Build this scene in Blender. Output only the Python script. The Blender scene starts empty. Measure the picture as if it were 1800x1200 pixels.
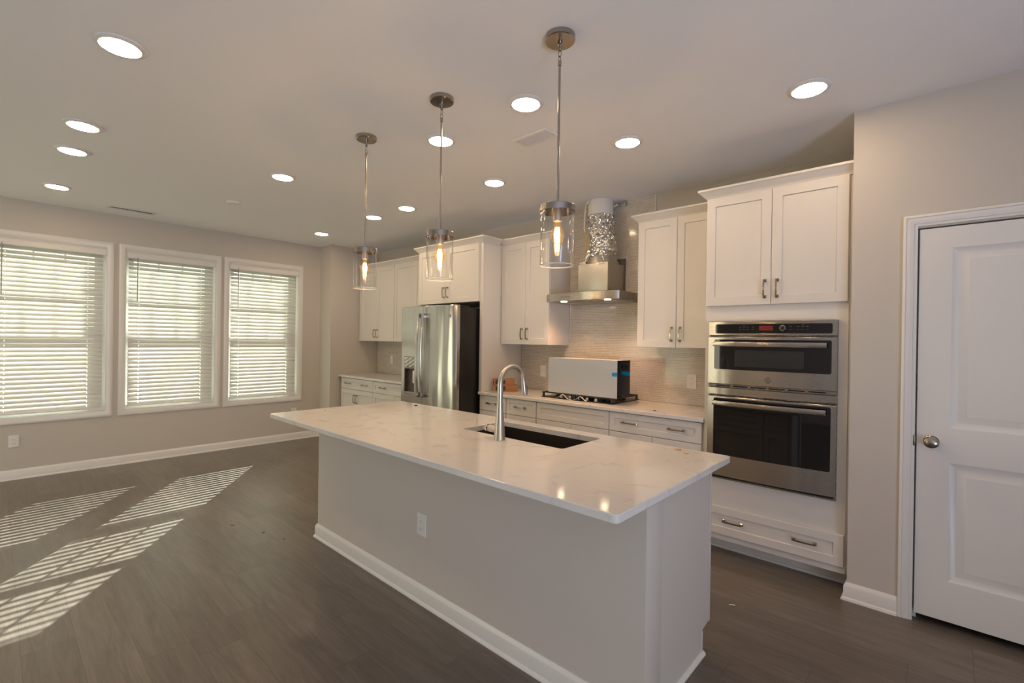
import bpy, bmesh, math, random
from mathutils import Vector, Matrix, Quaternion
C = bpy.context.scene.collection
SC = bpy.context.scene
PI = math.pi
rnd = random.Random(7)

# ------------------------------------------------------------------ camera
YAW, PITCH, ROLL, FPX, EYE = 0.7382125, -0.0026835, 0.0144305, 828.396, 1.44138
f = Vector((-math.sin(YAW)*math.cos(PITCH), math.cos(YAW)*math.cos(PITCH), math.sin(PITCH)))
r0 = Vector((math.cos(YAW), math.sin(YAW), 0)); u0 = r0.cross(f)
rr = math.cos(ROLL)*r0 + math.sin(ROLL)*u0
uu = -math.sin(ROLL)*r0 + math.cos(ROLL)*u0
cd = bpy.data.cameras.new('camera'); cam = bpy.data.objects.new('camera', cd); C.objects.link(cam)
cd.sensor_width = 36; cd.lens = FPX/1800*36; cd.clip_start = .02
M = Matrix((rr, uu, -f)).transposed().to_4x4(); M.translation = (0, 0, EYE)
cam.matrix_world = M
SC.camera = cam

# ------------------------------------------------------------------ world, sun, added fill lamps, exposure
SC.view_settings.view_transform = 'Standard'; SC.view_settings.look = 'None'
SC.view_settings.gamma = 1; SC.view_settings.use_curve_mapping = False
SC.view_settings.exposure = -0.07
w = bpy.data.worlds.new('sky'); SC.world = w; w.use_nodes = True
bg = w.node_tree.nodes['Background']; bg.inputs[0].default_value = (1, .97, .82, 1); bg.inputs[1].default_value = 1.55
sd = bpy.data.lights.new('sun', 'SUN'); sd.energy = 29; sd.color = (1, .99, .93); sd.angle = .0045
sun = bpy.data.objects.new('sun', sd); C.objects.link(sun); sun.location = (-12, 8, 8)
sun.rotation_euler = Vector((1.617, -1.16, -1)).to_track_quat('-Z', 'Y').to_euler()
def area(name, loc, look, sx, sy, power, col):
    d = bpy.data.lights.new(name, 'AREA'); d.shape = 'RECTANGLE'; d.size = sx; d.size_y = sy; d.energy = power; d.color = col
    o = bpy.data.objects.new(name, d); C.objects.link(o); o.location = loc
    o.rotation_euler = Vector(look).to_track_quat('-Z', 'Y').to_euler(); return o
# added fill lamps outside an unseen opening in the right wall, aimed upwards
area('fill_near', (3.2, -1.1, .03), (-.6, 0, 1), .9, 3.8, 245, (.46, .57, 1))
area('fill_far', (5.2, -1.1, .0), (-1, 0, .35), 1.6, 3.8, 40, (1, .95, .5))
# another added fill lamp, behind an unseen opening in the front wall, window side
area('fill_front', (-5.45, -3.95, 1.05), (0, 1, .05), 1.9, 1.9, 28, (1, .96, .66))
SC.cycles.transparent_max_bounces = 24
LED = 77.0          # luminance of the ceiling lights
BULB = 4.8          # watts of each pendant bulb

# ------------------------------------------------------------------ materials
def mat(name, col, rough=.5, metal=0., emit=None, es=0., spec=.5, coat=0.):
    m = bpy.data.materials.new(name); m.use_nodes = True
    b = m.node_tree.nodes['Principled BSDF']
    b.inputs['Base Color'].default_value = (*col, 1); b.inputs['Roughness'].default_value = rough
    b.inputs['Metallic'].default_value = metal; b.inputs['Specular IOR Level'].default_value = spec
    b.inputs['Coat Weight'].default_value = coat
    if emit: b.inputs['Emission Color'].default_value = (*emit, 1); b.inputs['Emission Strength'].default_value = es
    return m
class NT:
    def __init__(s, m): s.t = m.node_tree; s.n = s.t.nodes; s.l = s.t.links; s.b = s.n['Principled BSDF']
    def new(s, typ, **kw):
        n = s.n.new(typ)
        for k, v in kw.items():
            if k in n.inputs.keys() if isinstance(k, str) else False: n.inputs[k].default_value = v
            else: setattr(n, k, v)
        return n
    def math(s, op, a, b=None):
        n = s.n.new('ShaderNodeMath'); n.operation = op
        for i, v in enumerate((a, b)):
            if v is None: continue
            if isinstance(v, (int, float)): n.inputs[i].default_value = v
            else: s.l.new(v, n.inputs[i])
        return n.outputs[0]
    def noise(s, vec, scale, detail=3, rough=.5, dist=0):
        n = s.n.new('ShaderNodeTexNoise'); n.inputs['Scale'].default_value = scale; n.inputs['Detail'].default_value = detail
        n.inputs['Roughness'].default_value = rough; n.inputs['Distortion'].default_value = dist
        s.l.new(vec, n.inputs['Vector']); return n.outputs['Fac']
    def mapping(s, scale=(1, 1, 1), src=None):
        g = s.n.new('ShaderNodeNewGeometry'); mp = s.n.new('ShaderNodeMapping'); mp.inputs['Scale'].default_value = scale
        s.l.new(src or g.outputs['Position'], mp.inputs['Vector']); return mp.outputs[0]
    def ramp(s, fac, stops):
        n = s.n.new('ShaderNodeValToRGB'); e = n.color_ramp.elements
        while len(e) < len(stops): e.new(.5)
        for i, (p, c) in enumerate(stops): e[i].position = p; e[i].color = (*c, 1) if len(c) == 3 else c
        s.l.new(fac, n.inputs[0]); return n.outputs[0]
    def mix(s, fac, a, b, blend='MIX'):
        n = s.n.new('ShaderNodeMix'); n.data_type = 'RGBA'; n.blend_type = blend
        for i, v in ((0, fac), (6, a), (7, b)):
            if isinstance(v, (int, float)): n.inputs[i].default_value = v
            elif isinstance(v, tuple): n.inputs[i].default_value = (*v, 1)
            else: s.l.new(v, n.inputs[i])
        return n.outputs[2]
    def bump(s, h, strength=.1, dist=.01):
        n = s.n.new('ShaderNodeBump'); n.inputs['Strength'].default_value = strength; n.inputs['Distance'].default_value = dist
        s.l.new(h, n.inputs['Height']); s.l.new(n.outputs[0], s.b.inputs['Normal'])
def painted(name, col, rough, bs=.02, scale=350):
    m = mat(name, col, rough); t = NT(m); v = t.mapping()
    t.bump(t.noise(v, scale, 2), bs, .002); return m
M_wall = painted('wall_paint', (.60, .555, .49), .6)
M_ceil = painted('ceiling_paint', (.90, .90, .90), .8)
M_trim = painted('trim_paint', (.80, .78, .74), .3, .01)
M_cab = painted('cabinet_paint', (.71, .68, .635), .32, .008, 500)
M_isl = painted('island_paint', (.63, .58, .53), .5)
M_vinyl = mat('window_vinyl', (.82, .82, .80), .35)
M_gap = mat('cabinet_interior', (.45, .40, .34), .6)
M_black = mat('black_enamel', (.012, .011, .011), .28)
M_iron = mat('cast_iron', (.02, .02, .02), .55)
M_dark = mat('dark_recess', (.006, .006, .006), .6)
M_badge = mat('badge_metal', (.20, .19, .175), .35, .7)
M_plastic = mat('white_plastic', (.80, .78, .74), .3)
M_slot = mat('outlet_slots', (.05, .045, .04), .5)

def brushed(name, col, rough, aniso, wave=0, rot=0):
    m = mat(name, col, rough, 1.); t = NT(m)
    t.b.inputs['Anisotropic'].default_value = aniso; t.b.inputs['Anisotropic Rotation'].default_value = rot
    if aniso:
        n = t.noise(t.mapping((40, 40, 900)), 1, 2)
        t.l.new(t.math('ADD', t.math('MULTIPLY', n, .03), rough-.015), t.b.inputs['Roughness'])
    if wave: t.bump(t.noise(t.mapping((7, 0, .6)), 1, 1), wave, .05)
    return m
M_steel = brushed('brushed_steel', (.45, .42, .385), .27, .85, .12, .25)
M_steelv = brushed('brushed_steel_upright', (.50, .485, .45), .22, .75, .6)
M_nickel = brushed('brushed_nickel', (.56, .525, .48), .34, 0)
M_chrome = mat('polished_nickel', (.62, .60, .57), .12, 1.)
M_pend = mat('pendant_nickel', (.40, .36, .315), .2, 1.)
M_galv = brushed('galvanized_steel', (.50, .48, .44), .42, 0)
M_pullm = mat('cabinet_pull_nickel', (.42, .37, .31), .22, 1.)
M_greym = mat('grey_plastic', (.32, .31, .29), .35)
M_glassblk = mat('black_glass', (.008, .007, .007), .04, 0, spec=.6)
M_ovwin = mat('oven_window_mesh', (.035, .034, .033), .12, 0, spec=.5)

# floor: grey brown vinyl planks along x
M_floor = mat('vinyl_planks', (.15, .12, .1), .42); t = NT(M_floor)
g = t.n.new('ShaderNodeNewGeometry'); sx = t.n.new('ShaderNodeSeparateXYZ'); t.l.new(g.outputs['Position'], sx.inputs[0])
X, Y = sx.outputs[0], sx.outputs[1]
PW, PL = .181, 1.22
row = t.math('FLOOR', t.math('DIVIDE', t.math('ADD', Y, 20), PW))
wn = t.n.new('ShaderNodeTexWhiteNoise'); wn.noise_dimensions = '1D'; t.l.new(row, wn.inputs['W'])
xs = t.math('ADD', t.math('DIVIDE', X, PL), t.math('MULTIPLY', wn.outputs[0], 7.3))
colm = t.math('FLOOR', t.math('ADD', xs, 50))
cmb = t.n.new('ShaderNodeCombineXYZ'); t.l.new(row, cmb.inputs[0]); t.l.new(colm, cmb.inputs[1])
wn2 = t.n.new('ShaderNodeTexWhiteNoise'); wn2.noise_dimensions = '3D'; t.l.new(cmb.outputs[0], wn2.inputs['Vector'])
# grain coordinates, shifted per plank
off = t.math('MULTIPLY', wn2.outputs[0], 37.0)
gx = t.n.new('ShaderNodeCombineXYZ')
t.l.new(t.math('ADD', t.math('MULTIPLY', X, 1.3), off), gx.inputs[0]); t.l.new(t.math('ADD', t.math('MULTIPLY', Y, 11), off), gx.inputs[1])
n1 = t.noise(gx.outputs[0], 1.5, 5, .6, 1.4)
gx2 = t.n.new('ShaderNodeCombineXYZ')
t.l.new(t.math('ADD', t.math('MULTIPLY', X, 4), off), gx2.inputs[0]); t.l.new(t.math('MULTIPLY', Y, 130), gx2.inputs[1])
n2 = t.noise(gx2.outputs[0], 1.6, 4, .6)
cfac = t.math('ADD', t.math('MULTIPLY', n1, .6), t.math('MULTIPLY', n2, .4))
colr = t.ramp(cfac, [(.30, (.105, .086, .070)), (.52, (.165, .138, .115)), (.72, (.215, .183, .155))])
tone = t.math('ADD', t.math('MULTIPLY', wn2.outputs[0], .22), .89)
tc = t.n.new('ShaderNodeCombineXYZ')
for i in range(3): t.l.new(tone, tc.inputs[i])
colr = t.mix(1., colr, tc.outputs[0], 'MULTIPLY')
fy = t.math('FRACT', t.math('DIVIDE', t.math('ADD', Y, 20), PW)); fx = t.math('FRACT', t.math('ADD', xs, 50))
ey = t.math('MINIMUM', fy, t.math('SUBTRACT', 1, fy)); ex = t.math('MINIMUM', fx, t.math('SUBTRACT', 1, fx))
gm = t.math('MAXIMUM', t.math('LESS_THAN', ey, .006), t.math('LESS_THAN', ex, .0011))
colr = t.mix(t.math('MULTIPLY', gm, .55), colr, (.05, .042, .036))
t.l.new(colr, t.b.inputs['Base Color'])
t.l.new(t.math('ADD', t.math('MULTIPLY', n2, .16), .24), t.b.inputs['Roughness'])
t.bump(t.math('SUBTRACT', t.math('MULTIPLY', n2, .35), gm), .22, .002)

# quartz
M_quartz = mat('white_quartz', (.78, .76, .73), .09); t = NT(M_quartz); v = t.mapping()
nz = t.noise(v, 2.4, 6, .62, 1.2)
vein = t.math('SUBTRACT', 1, t.math('MULTIPLY', t.math('ABSOLUTE', t.math('SUBTRACT', nz, .5)), 26))
vein = t.math('MAXIMUM', vein, 0)
br = t.math('MULTIPLY', vein, t.math('MAXIMUM', t.math('MULTIPLY', t.math('SUBTRACT', t.noise(v, 9, 4), .46), 3.2), 0))
sp = t.math('GREATER_THAN', t.noise(v, 260, 3, .7), .60)
cq = t.mix(t.math('MULTIPLY', br, .6), (.72, .695, .665), (.36, .35, .35))
cq = t.mix(t.math('MULTIPLY', sp, .28), cq, (.50, .485, .47))
cq = t.mix(t.math('MULTIPLY', t.math('GREATER_THAN', t.noise(v, 26, 6, .78), .59), .22), cq, (.60, .59, .58))
t.l.new(cq, t.b.inputs['Base Color'])

# glass strip tile, rows of random-length strips on the back wall (x, z)
M_tile = mat('glass_strip_tile', (.6, .55, .47), .12); t = NT(M_tile)
g = t.n.new('ShaderNodeNewGeometry'); sx = t.n.new('ShaderNodeSeparateXYZ'); t.l.new(g.outputs['Position'], sx.inputs[0])
TH = .0158
rz = t.math('DIVIDE', t.math('ADD', sx.outputs[2], 5), TH); row = t.math('FLOOR', rz)
a = t.n.new('ShaderNodeTexWhiteNoise'); a.noise_dimensions = '1D'; t.l.new(row, a.inputs['W'])
b2 = t.n.new('ShaderNodeTexWhiteNoise'); b2.noise_dimensions = '1D'; t.l.new(t.math('ADD', row, .37), b2.inputs['W'])
wd = t.math('ADD', t.math('MULTIPLY', a.outputs[0], .12), .085)
xx = t.math('ADD', t.math('DIVIDE', t.math('ADD', sx.outputs[0], 30), wd), t.math('MULTIPLY', b2.outputs[0], 9))
fz = t.math('FRACT', rz); fx = t.math('FRACT', xx)
ez = t.math('MULTIPLY', t.math('MINIMUM', fz, t.math('SUBTRACT', 1, fz)), TH)
ex = t.math('MULTIPLY', t.math('MINIMUM', fx, t.math('SUBTRACT', 1, fx)), wd)
ed = t.math('MINIMUM', ez, ex); gm = t.math('LESS_THAN', ed, .00115)
cmb = t.n.new('ShaderNodeCombineXYZ'); t.l.new(row, cmb.inputs[0]); t.l.new(t.math('FLOOR', xx), cmb.inputs[1])
c3 = t.n.new('ShaderNodeTexWhiteNoise'); c3.noise_dimensions = '3D'; t.l.new(cmb.outputs[0], c3.inputs['Vector'])
ct = t.ramp(c3.outputs[0], [(0, (.49, .44, .375)), (.5, (.53, .48, .415)), (1, (.57, .52, .455))])
t.l.new(t.mix(gm, ct, (.80, .77, .71)), t.b.inputs['Base Color'])
t.l.new(t.math('ADD', t.math('MULTIPLY', gm, .5), .10), t.b.inputs['Roughness'])
t.bump(t.math('ADD', t.math('MINIMUM', t.math('MULTIPLY', ed, 500), 1), t.math('MULTIPLY', c3.outputs[0], .5)), .35, .0015)

def thin_glass(name, tint, gl=1.0, power=4.5):
    m = bpy.data.materials.new(name); m.use_nodes = True; t = m.node_tree; n = t.nodes; n.clear()
    out = n.new('ShaderNodeOutputMaterial'); tr = n.new('ShaderNodeBsdfTransparent'); tr.inputs[0].default_value = (*tint, 1)
    gs = n.new('ShaderNodeBsdfGlossy'); gs.inputs['Roughness'].default_value = .015
    fr = n.new('ShaderNodeLayerWeight'); fr.inputs[0].default_value = .5          # reflectance of a clear pane by angle
    pw = n.new('ShaderNodeMath'); pw.operation = 'POWER'; pw.inputs[1].default_value = power; t.links.new(fr.outputs['Facing'], pw.inputs[0])
    mu = n.new('ShaderNodeMath'); mu.operation = 'MULTIPLY_ADD'; mu.inputs[1].default_value = .6*gl; mu.inputs[2].default_value = .03*gl
    mx = n.new('ShaderNodeMixShader'); t.links.new(pw.outputs[0], mu.inputs[0]); t.links.new(mu.outputs[0], mx.inputs[0])
    t.links.new(tr.outputs[0], mx.inputs[1]); t.links.new(gs.outputs[0], mx.inputs[2]); t.links.new(mx.outputs[0], out.inputs[0])
    return m
M_pane = thin_glass('window_glass', (.92, .96, .93))
M_shade = thin_glass('clear_glass', (.992, .990, .985), 1.0, 2.8)
M_rim = mat('glass_rim_glint', (.95, .94, .90), .08); M_rim.node_tree.nodes['Principled BSDF'].inputs['Alpha'].default_value = .45  # half-clear white stands in for bulb light caught in the rim
M_bulbg = thin_glass('amber_bulb_glass', (1, .86, .62), .8)
t = M_bulbg.node_tree; em = t.nodes.new('ShaderNodeEmission'); em.inputs[0].default_value = (1, .50, .16, 1); em.inputs[1].default_value = .13     # filament glow put into the bulb glass as emission
ad = t.nodes.new('ShaderNodeAddShader'); o_ = t.nodes['Material Output']; l_ = o_.inputs[0].links[0].from_socket
t.links.new(l_, ad.inputs[0]); t.links.new(em.outputs[0], ad.inputs[1]); t.links.new(ad.outputs[0], o_.inputs[0])
# blind slats: slightly translucent white
M_slat = bpy.data.materials.new('blind_slat'); M_slat.use_nodes = True; t = M_slat.node_tree; n = t.nodes
pb = n['Principled BSDF']; pb.inputs['Base Color'].default_value = (.69, .675, .64, 1); pb.inputs['Roughness'].default_value = .4
tl = n.new('ShaderNodeBsdfTranslucent'); tl.inputs[0].default_value = (.85, .80, .68, 1)
mx = n.new('ShaderNodeMixShader'); mx.inputs[0].default_value = .025
t.links.new(pb.outputs[0], mx.inputs[1]); t.links.new(tl.outputs[0], mx.inputs[2]); t.links.new(mx.outputs[0], n['Material Output'].inputs[0])
M_blind = mat('blind_white', (.80, .78, .73), .4)
M_led = mat('led_diffuser', (1, 1, 1), .5, 0, (1, .715, .45), LED)
M_fil = mat('filament', (1, .7, .3), .5, 0, (1, .66, .30), 70)
M_hoodl = mat('hood_lamp', (1, 1, 1), .5, 0, (1, .80, .50), 26)
M_foil = mat('aluminium_foil', (.80, .78, .74), .16, 1.); t = NT(M_foil); v = t.mapping()
vo = t.n.new('ShaderNodeTexVoronoi'); vo.inputs['Scale'].default_value = 36; t.l.new(v, vo.inputs['Vector'])
t.bump(t.math('ADD', vo.outputs['Distance'], t.noise(v, 26, 2, .6)), .7, .02)
M_pipe = mat('vent_pipe_white', (.74, .72, .68), .4)
M_yel = mat('yellow_cable', (.60, .33, .03), .4)
M_film = mat('white_protective_film', (.45, .475, .50), .42)
M_duct = mat('bare_sheet_metal', (.16, .145, .13), .35, .6)
M_tape = mat('blue_tape', (.0, .26, .52), .5)
M_card = painted('cardboard', (.33, .155, .065), .7, .05, 120)
M_ink = mat('black_print', (.03, .022, .018), .5)
M_wlab = mat('white_paper_label', (.75, .72, .68), .5)
M_strap = mat('white_packing_strap', (.70, .60, .47), .45)
M_sink = mat('dark_composite_sink', (.030, .022, .018), .35)
M_wood = mat('raw_wood', (.62, .34, .17), .6)
M_disp = mat('red_display', (.05, .004, .004), .3, 0, (1, .05, .04), .10)
M_print = mat('panel_print', (.10, .10, .10), .5)
M_vent = mat('vent_shadow_grey', (.07, .075, .08), .6)
M_grass = painted('lawn_grass', (.34, .40, .26), .9, .3, 30)

# ------------------------------------------------------------------ mesh builder
class B:
    def __init__(s): s.bm = bmesh.new()
    def face(s, pts, mi=0):
        try: fc = s.bm.faces.new([s.bm.verts.new(p) for p in pts]); fc.material_index = mi; return fc
        except ValueError: return None
    def box(s, x0, y0, z0, x1, y1, z1, bev=0, mi=0, seg=2):
        if x0 > x1: x0, x1 = x1, x0
        if y0 > y1: y0, y1 = y1, y0
        if z0 > z1: z0, z1 = z1, z0
        v = [s.bm.verts.new(p) for p in ((x0,y0,z0),(x1,y0,z0),(x1,y1,z0),(x0,y1,z0),(x0,y0,z1),(x1,y0,z1),(x1,y1,z1),(x0,y1,z1))]
        fs = [s.bm.faces.new([v[i] for i in q]) for q in ((3,2,1,0),(4,5,6,7),(0,1,5,4),(1,2,6,5),(2,3,7,6),(3,0,4,7))]
        for q in fs: q.material_index = mi
        if bev:
            es = {e for q in fs for e in q.edges}
            r = bmesh.ops.bevel(s.bm, geom=list(es), offset=bev, segments=seg, affect='EDGES', profile=.5)
            for q in r['faces']: q.material_index = mi
        return s
    def loft(s, loops, closed=True, cap0=True, cap1=True, mi=0):
        vs = [[s.bm.verts.new(p) for p in L] for L in loops]
        n = len(vs[0])
        for a, b in zip(vs, vs[1:]):
            for i in range(n if closed else n-1):
                j = (i+1) % n
                q = s.bm.faces.new((a[i], a[j], b[j], b[i])); q.material_index = mi
        if cap0: q = s.bm.faces.new(vs[0][::-1]); q.material_index = mi
        if cap1: q = s.bm.faces.new(vs[-1]); q.material_index = mi
        return s
    def lathe(s, prof, c=(0,0,0), ax='z', n=32, cap0=True, cap1=True, mi=0):
        loops = []
        for r, h in prof:
            L = []
            for i in range(n):
                a = 2*PI*i/n; x, y = r*math.cos(a), r*math.sin(a)
                p = {'z': (x, y, h), 'y': (x, h, y), 'x': (h, x, y), '-y': (x, -h, -y)}[ax]
                L.append((c[0]+p[0], c[1]+p[1], c[2]+p[2]))
            loops.append(L)
        return s.loft(loops, True, cap0, cap1, mi)
    def tube(s, pts, rad, n=12, mi=0, flat=None):
        pts = [Vector(p) for p in pts]; loops = []
        up = None
        for i, p in enumerate(pts):
            d = (pts[min(i+1, len(pts)-1)] - pts[max(i-1, 0)]).normalized()
            if up is None:
                up = Vector((0, 0, 1)) if abs(d.z) < .9 else Vector((0, 1, 0))
            e1 = (up - d*up.dot(d)).normalized(); e2 = d.cross(e1); up = e1
            r = rad[i] if isinstance(rad, (list, tuple)) else rad
            k = flat or 1
            loops.append([p + e1*(r*math.cos(2*PI*j/n)) + e2*(r*k*math.sin(2*PI*j/n)) for j in range(n)])
        return s.loft(loops, True, True, True, mi)
    def prism(s, poly, ax, a, b, mi=0):
        def P(q, h): return {'x': (h, q[0], q[1]), 'y': (q[0], h, q[1]), 'z': (q[0], q[1], h)}[ax]
        return s.loft([[P(q, a) for q in poly], [P(q, b) for q in poly]], True, True, True, mi)
    def slab(s, x0, x1, z0, z1, yf, th, panels=(), rings=(), ch=.0018, mi=0):
        """panelled door facing -y, front face at yf"""
        yb = yf+th
        ix0, ix1, iz0, iz1 = x0+ch, x1-ch, z0+ch, z1-ch
        s.loft([[(x0,yb,z0),(x1,yb,z0),(x1,yb,z1),(x0,yb,z1)], [(x0,yf+ch,z0),(x1,yf+ch,z0),(x1,yf+ch,z1),(x0,yf+ch,z1)],
                [(ix0,yf,iz0),(ix1,yf,iz0),(ix1,yf,iz1),(ix0,yf,iz1)]], True, True, not panels, mi)
        if panels:
            xs = sorted({ix0, ix1, *[p[0] for p in panels], *[p[1] for p in panels]}); zs = sorted({iz0, iz1, *[p[2] for p in panels], *[p[3] for p in panels]})
            for i in range(len(xs)-1):
                for k in range(len(zs)-1):
                    cx, cz = (xs[i]+xs[i+1])/2, (zs[k]+zs[k+1])/2
                    if any(p[0] < cx < p[1] and p[2] < cz < p[3] for p in panels): continue
                    s.face([(xs[i],yf,zs[k]),(xs[i+1],yf,zs[k]),(xs[i+1],yf,zs[k+1]),(xs[i],yf,zs[k+1])], mi)
            for p in panels:
                L = [[(p[0]+o, yf+d, p[2]+o), (p[1]-o, yf+d, p[2]+o), (p[1]-o, yf+d, p[3]-o), (p[0]+o, yf+d, p[3]-o)] for o, d in rings]
                s.loft(L, True, False, True, mi)
        return s
    def bow(s, x0, x1, z0, z1, ye, bulge, th, n=16, edge=.004, mi=0):
        """panel facing -y whose front bows out towards the middle"""
        loops = []
        for i in range(n+1):
            tt = i/n; x = x0+(x1-x0)*tt; y = ye - bulge*(1-(2*tt-1)**2)
            e = edge if 0 < i < n else edge
            loops.append([(x, ye+th, z0), (x, y+e, z0), (x, y, z0+e), (x, y, z1-e), (x, y+e, z1), (x, ye+th, z1)])
        return s.loft(loops, True, True, True, mi)
    def bm_(s): return s.bm
def rrect(x0, x1, y0, y1, r, n=5):
    P = []
    for cx, cy, a0 in ((x1-r, y1-r, 0), (x0+r, y1-r, PI/2), (x0+r, y0+r, PI), (x1-r, y0+r, 3*PI/2)):
        for i in range(n+1):
            a = a0+PI/2*i/n; P.append((cx+r*math.cos(a), cy+r*math.sin(a)))
    return P

WL = {}      # world location of every object (all are unrotated unless said)
def obj(name, b, mats, parent=None, origin=None, smooth=32):
    bm = b.bm; bmesh.ops.remove_doubles(bm, verts=bm.verts, dist=1e-6)
    bmesh.ops.recalc_face_normals(bm, faces=bm.faces)
    me = bpy.data.meshes.new(name); bm.to_mesh(me); bm.free()
    for m in (mats if isinstance(mats, (list, tuple)) else [mats]): me.materials.append(m)
    me.polygons.foreach_set('use_smooth', [True]*len(me.polygons)); me.set_sharp_from_angle(angle=math.radians(smooth))
    co = [v.co for v in me.vertices]
    if origin is None:
        origin = Vector(((min(c.x for c in co)+max(c.x for c in co))/2, (min(c.y for c in co)+max(c.y for c in co))/2, min(c.z for c in co)))
    origin = Vector(origin)
    me.transform(Matrix.Translation(-origin)); me.update()
    o = bpy.data.objects.new(name, me); C.objects.link(o); o.location = origin; WL[o.name] = origin
    if parent:
        o.parent = parent; o.matrix_parent_inverse = Matrix.Translation(-WL[parent.name])
    return o
def tag(o, label, cat, group=None):
    o['label'] = label; o['category'] = cat; o['kind'] = 'thing'
    if group: o['group'] = group
    return o
def thing(name, label, cat, loc, group=None):
    o = bpy.data.objects.new(name, None); C.objects.link(o); o.location = loc; WL[o.name] = Vector(loc); o.empty_display_size = .1
    return tag(o, label, cat, group)
def struct(o, label=None):
    o['kind'] = 'structure'
    if label: o['label'] = label
    return o
def sempty(name, loc):
    o = bpy.data.objects.new(name, None); C.objects.link(o); o.location = loc; WL[o.name] = Vector(loc); o.empty_display_size = .1
    return struct(o)

# ------------------------------------------------------------------ room shell
H = 2.76
XL, YB, YP, XP = -6.732, 3.968, 3.27, -.378          # window wall, back wall, pantry wall and its corner
XC, YC = -6.40, 3.208                                # projecting corner left of the cabinets
XR, YN = 2.3, -3.6
b = B(); b.box(-6.92, -3.75, -.1, 2.45, 4.1, 0); struct(obj('floor', b, M_floor))
b = B(); b.box(-6.92, -3.75, H, 2.45, 4.1, H+.1); struct(obj('ceiling', b, M_ceil))
WC = (.382, 1.4245, 2.456); OW, OZ0, OZ1 = .448, .60, 2.388    # window centres (y), half opening, sill and head
def wall_open(b, fixed, a0, a1, opens, ax):
    """wall running along an axis with openings (a, b, z0, z1)"""
    cur = a0
    def bx(p, q, z0, z1):
        if ax == 'y': b.box(fixed[0], p, z0, fixed[1], q, z1)
        else: b.box(p, fixed[0], z0, q, fixed[1], z1)
    for p, q, z0, z1 in opens:
        bx(cur, p, 0, H)
        if z0 > 0: bx(p, q, 0, z0)
        bx(p, q, z1, H); cur = q
    bx(cur, a1, 0, H)
b = B(); wall_open(b, (XL-.17, XL), YN, YC, [(c-OW, c+OW, OZ0, OZ1) for c in WC], 'y'); struct(obj('wall_left', b, M_wall))
b = B(); b.box(XL-.17, YC, 0, XC, 4.09, H); struct(obj('wall_corner', b, M_wall))
b = B(); b.box(XC, YB, 0, XR+.12, YB+.12, H); struct(obj('wall_back', b, M_wall))
DX0, DX1, DZ = -.093, .675, 2.056
b = B(); b.box(XP, YP, 0, XP+.12, YB, H); b.box(XP+.12, YP, 0, DX0-.004, YP+.12, H); b.box(DX0-.004, YP, DZ+.004, DX1+.004, YP+.12, H)
b.box(DX1+.004, YP, 0, XR, YP+.12, H); struct(obj('wall_pantry', b, M_wall))
b = B(); wall_open(b, (XR, XR+.12), YN, YB, [(-3.1, .9, .02, 2.1)], 'y'); struct(obj('wall_right', b, M_wall))  # opening added out of view to let the upward fill in
b = B(); wall_open(b, (YN-.12, YN), XL-.17, XR+.12, [(-6.4, -4.5, .02, 2.1)], 'x'); struct(obj('wall_front', b, M_wall))  # second added opening, out of view, for the front fill lamp
b = B(); b.box(-40, -25, -.6, -6.95, 30, -.5); struct(obj('ground', b, M_grass))

# baseboards: board with a rounded top and a shoe mould
BBP = [(0, 0), (.026, 0), (.026, .006), (.022, .014), (.0145, .018), (.0145, .076), (.011, .084), (.006, .092), (.004, .097), (0, .097)]
def bb_along_y(b, x, s, y0, y1): b.loft([[(x+s*d, y, z) for d, z in BBP] for y in (y0, y1)])
def bb_path(b, path, prof=BBP):
    """profile swept along a polyline (x, y), offset to the right of travel, mitred"""
    P = [Vector((p[0], p[1])) for p in path]; loops = []
    for i, p in enumerate(P):
        d0 = (P[i]-P[i-1]).normalized() if i > 0 else None; d1 = (P[i+1]-P[i]).normalized() if i < len(P)-1 else None
        n0 = Vector((d0.y, -d0.x)) if d0 else None; n1 = Vector((d1.y, -d1.x)) if d1 else None
        if n0 is None: m = n1
        elif n1 is None: m = n0
        else: m = (n0+n1); m = m/(m.dot(n0))
        loops.append([(p.x+m.x*d, p.y+m.y*d, z) for d, z in prof])
    b.loft(loops)
b = B(); bb_path(b, [(XL, YN), (XL, YC), (XC, YC), (XC, 3.35)]); struct(obj('baseboard_left', b, M_trim))
b = B(); bb_path(b, [(XP, 3.335), (XP, YP), (-.156, YP)]); bb_path(b, [(.738, YP), (XR, YP)]); struct(obj('baseboard_pantry', b, M_trim))

# ------------------------------------------------------------------ windows
CASP = [(0, 0), (0, .012), (.010, .018), (.020, .019), (.044, .014), (.050, .010), (.056, .008), (.056, 0)]   # from the outer edge in
def frame_sweep(b, u0, u1, v0, v1, prof, P, sides=4):
    """picture frame: profile (inset, height) around a rectangle; P(u, v, h) -> 3d"""
    loops = []
    for i, h in prof: loops.append([P(u0+i, v0+(i if sides == 4 else 0), h), P(u1-i, v0+(i if sides == 4 else 0), h), P(u1-i, v1-i, h), P(u0+i, v1-i, h)])
    n = len(loops)
    vs = [[b.bm.verts.new(p) for p in L] for L in loops]
    order = range(4) if sides == 4 else (1, 2, 3)
    for k in range(n):
        a, c = vs[k], vs[(k+1) % n]
        for i in order:
            j = (i+1) % 4
            b.bm.faces.new((a[i], a[j], c[j], c[i]))
    if sides == 3:
        b.bm.faces.new([vs[k][0] for k in range(n)]); b.bm.faces.new([vs[k][1] for k in range(n)])
WLAB = ('window at the left edge of the frame', 'middle window of the three', 'window nearest the kitchen cabinets')
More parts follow.
